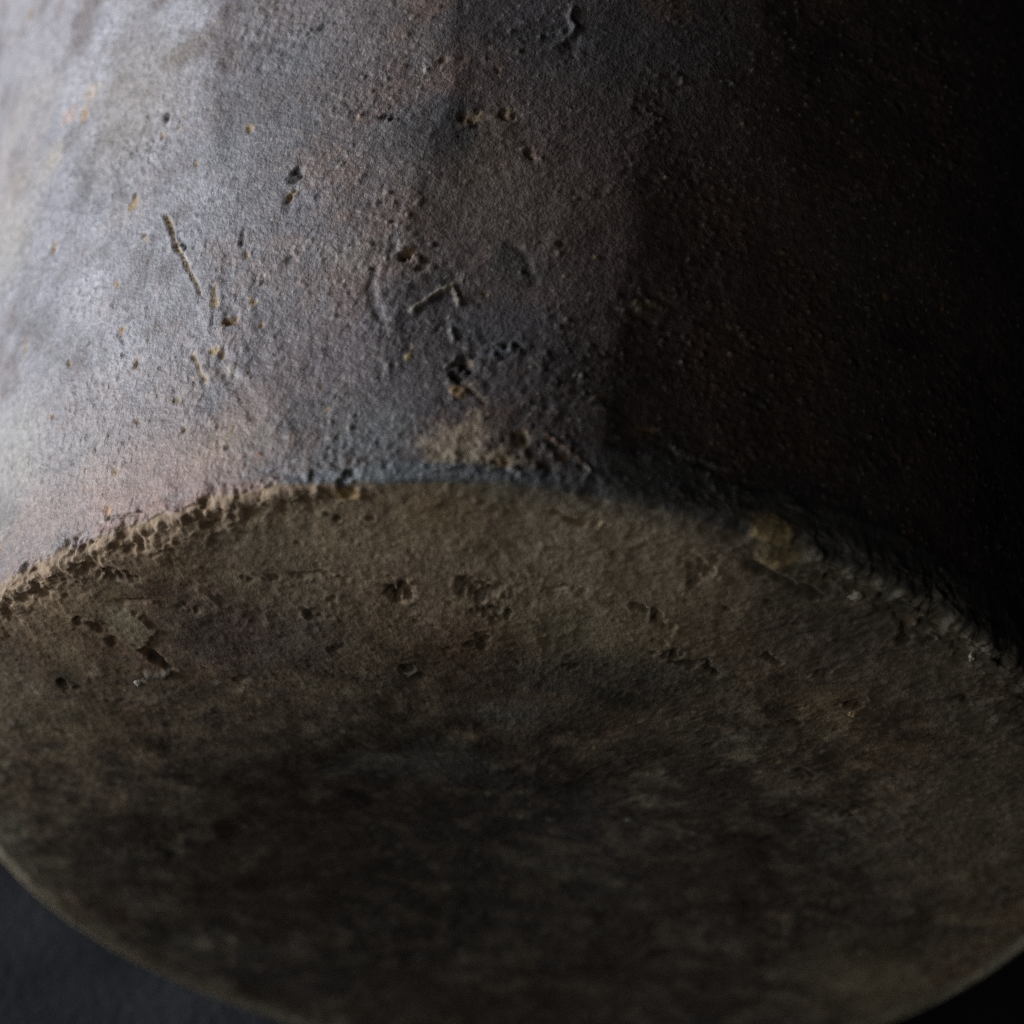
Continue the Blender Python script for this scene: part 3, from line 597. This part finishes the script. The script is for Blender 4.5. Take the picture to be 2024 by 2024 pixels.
def stone(name, c1, c2, scale=900, rough=0.7):
    mt = bpy.data.materials.new(name); mt.use_nodes = True; nt = mt.node_tree; b = nt.nodes['Principled BSDF']; b.inputs['Roughness'].default_value = rough
    tc = node(nt, 'ShaderNodeTexCoord'); nz = node(nt, 'ShaderNodeTexNoise'); nz.inputs['Scale'].default_value = scale; nz.inputs['Detail'].default_value = 4
    cr = node(nt, 'ShaderNodeValToRGB'); cr.color_ramp.elements[0].position = 0.38; cr.color_ramp.elements[0].color = (*c1, 1); cr.color_ramp.elements[1].position = 0.62; cr.color_ramp.elements[1].color = (*c2, 1)
    nt.links.new(tc.outputs['Object'], nz.inputs['Vector']); nt.links.new(nz.outputs['Fac'], cr.inputs[0]); nt.links.new(cr.outputs[0], b.inputs['Base Color'])
    bu = node(nt, 'ShaderNodeBump'); bu.inputs['Distance'].default_value = 0.0004; nt.links.new(nz.outputs['Fac'], bu.inputs['Height']); nt.links.new(bu.outputs[0], b.inputs['Normal'])
    return mt
M_OCH = stone('ochre_clay', (0.20, 0.135, 0.065), (0.36, 0.27, 0.14)); M_WHT = stone('white_grit', (0.10, 0.09, 0.07), (0.62, 0.58, 0.46), 1500)
M_FLK = stone('olive_clay', (0.20, 0.175, 0.11), (0.27, 0.235, 0.15)); M_TAN = stone('tan_clay', (0.24, 0.165, 0.09), (0.42, 0.31, 0.17), 1300)
KD = None
def base_y(x0, z0):
    k = np.argmin((B_.P[:, 0]-x0)**2+(B_.P[:, 2]-z0)**2); return B_.P[k, 1]
def on_b(name, X, Y, sx, sz, th_, mat, seed, rot=0.0, rag=0.22, sink=0.35):
    c = bxz(X, Y); y = base_y(*c)
    return lump(name, base, (c[0], y+th_*sink, c[1]), (sx*KX, th_, sz*KZ), rot, mat, seed, rag=rag)
o_ = on_b('stone_grain', 1690, 1176, 14, 8, 0.5, M_WHT, 5, 0.0, 0.25); o_['label'] = 'pale stone grain near the ragged edge'
on_b('stone_grain', 279, 1318, 7, 5, 0.4, M_WHT, 15);
on_b('stone_grain', 1921, 1294, 6, 6, 0.4, M_WHT, 18);
on_b('stone_grain', 1687, 1382, 9, 6, 0.4, M_TAN, 21)

# ------------------------------------------------------------------ table under the jar
bm_v = []; n = 60
gx = np.linspace(-0.8, 0.8, n); gy = np.linspace(-0.7, 0.9, n)
V = [(float(a), float(c), 0.0) for c in gy for a in gx]
F = [(i*n+j, i*n+j+1, (i+1)*n+j+1, (i+1)*n+j) for i in range(n-1) for j in range(n-1)]
me = bpy.data.meshes.new('table_top'); me.from_pydata(V, [], F)
M_T = bpy.data.materials.new('slate_cloth'); M_T.use_nodes = True; nt = M_T.node_tree; b = nt.nodes['Principled BSDF']; b.inputs['Roughness'].default_value = 0.9
b.inputs['Specular IOR Level'].default_value = 0.15
tc = node(nt, 'ShaderNodeTexCoord'); nz = node(nt, 'ShaderNodeTexNoise'); nz.inputs['Scale'].default_value = 48; nz.inputs['Detail'].default_value = 5
cr = node(nt, 'ShaderNodeValToRGB'); cr.color_ramp.elements[0].position = 0.3; cr.color_ramp.elements[0].color = (0.012, 0.0135, 0.016, 1); cr.color_ramp.elements[1].position = 0.7; cr.color_ramp.elements[1].color = (0.033, 0.036, 0.040, 1)
nt.links.new(tc.outputs['Object'], nz.inputs['Vector']); nt.links.new(nz.outputs['Fac'], cr.inputs[0]); nt.links.new(cr.outputs[0], b.inputs['Base Color'])
nz2 = node(nt, 'ShaderNodeTexNoise'); nz2.inputs['Scale'].default_value = 700; bu = node(nt, 'ShaderNodeBump'); bu.inputs['Distance'].default_value = 0.0006
nt.links.new(tc.outputs['Object'], nz2.inputs['Vector']); nt.links.new(nz2.outputs['Fac'], bu.inputs['Height']); nt.links.new(bu.outputs[0], b.inputs['Normal'])
me.materials.append(M_T)
tb = bpy.data.objects.new('table_top', me); col.objects.link(tb); tb['kind'] = 'structure'
tb['label'] = 'dark slate-grey surface the jar lies on'
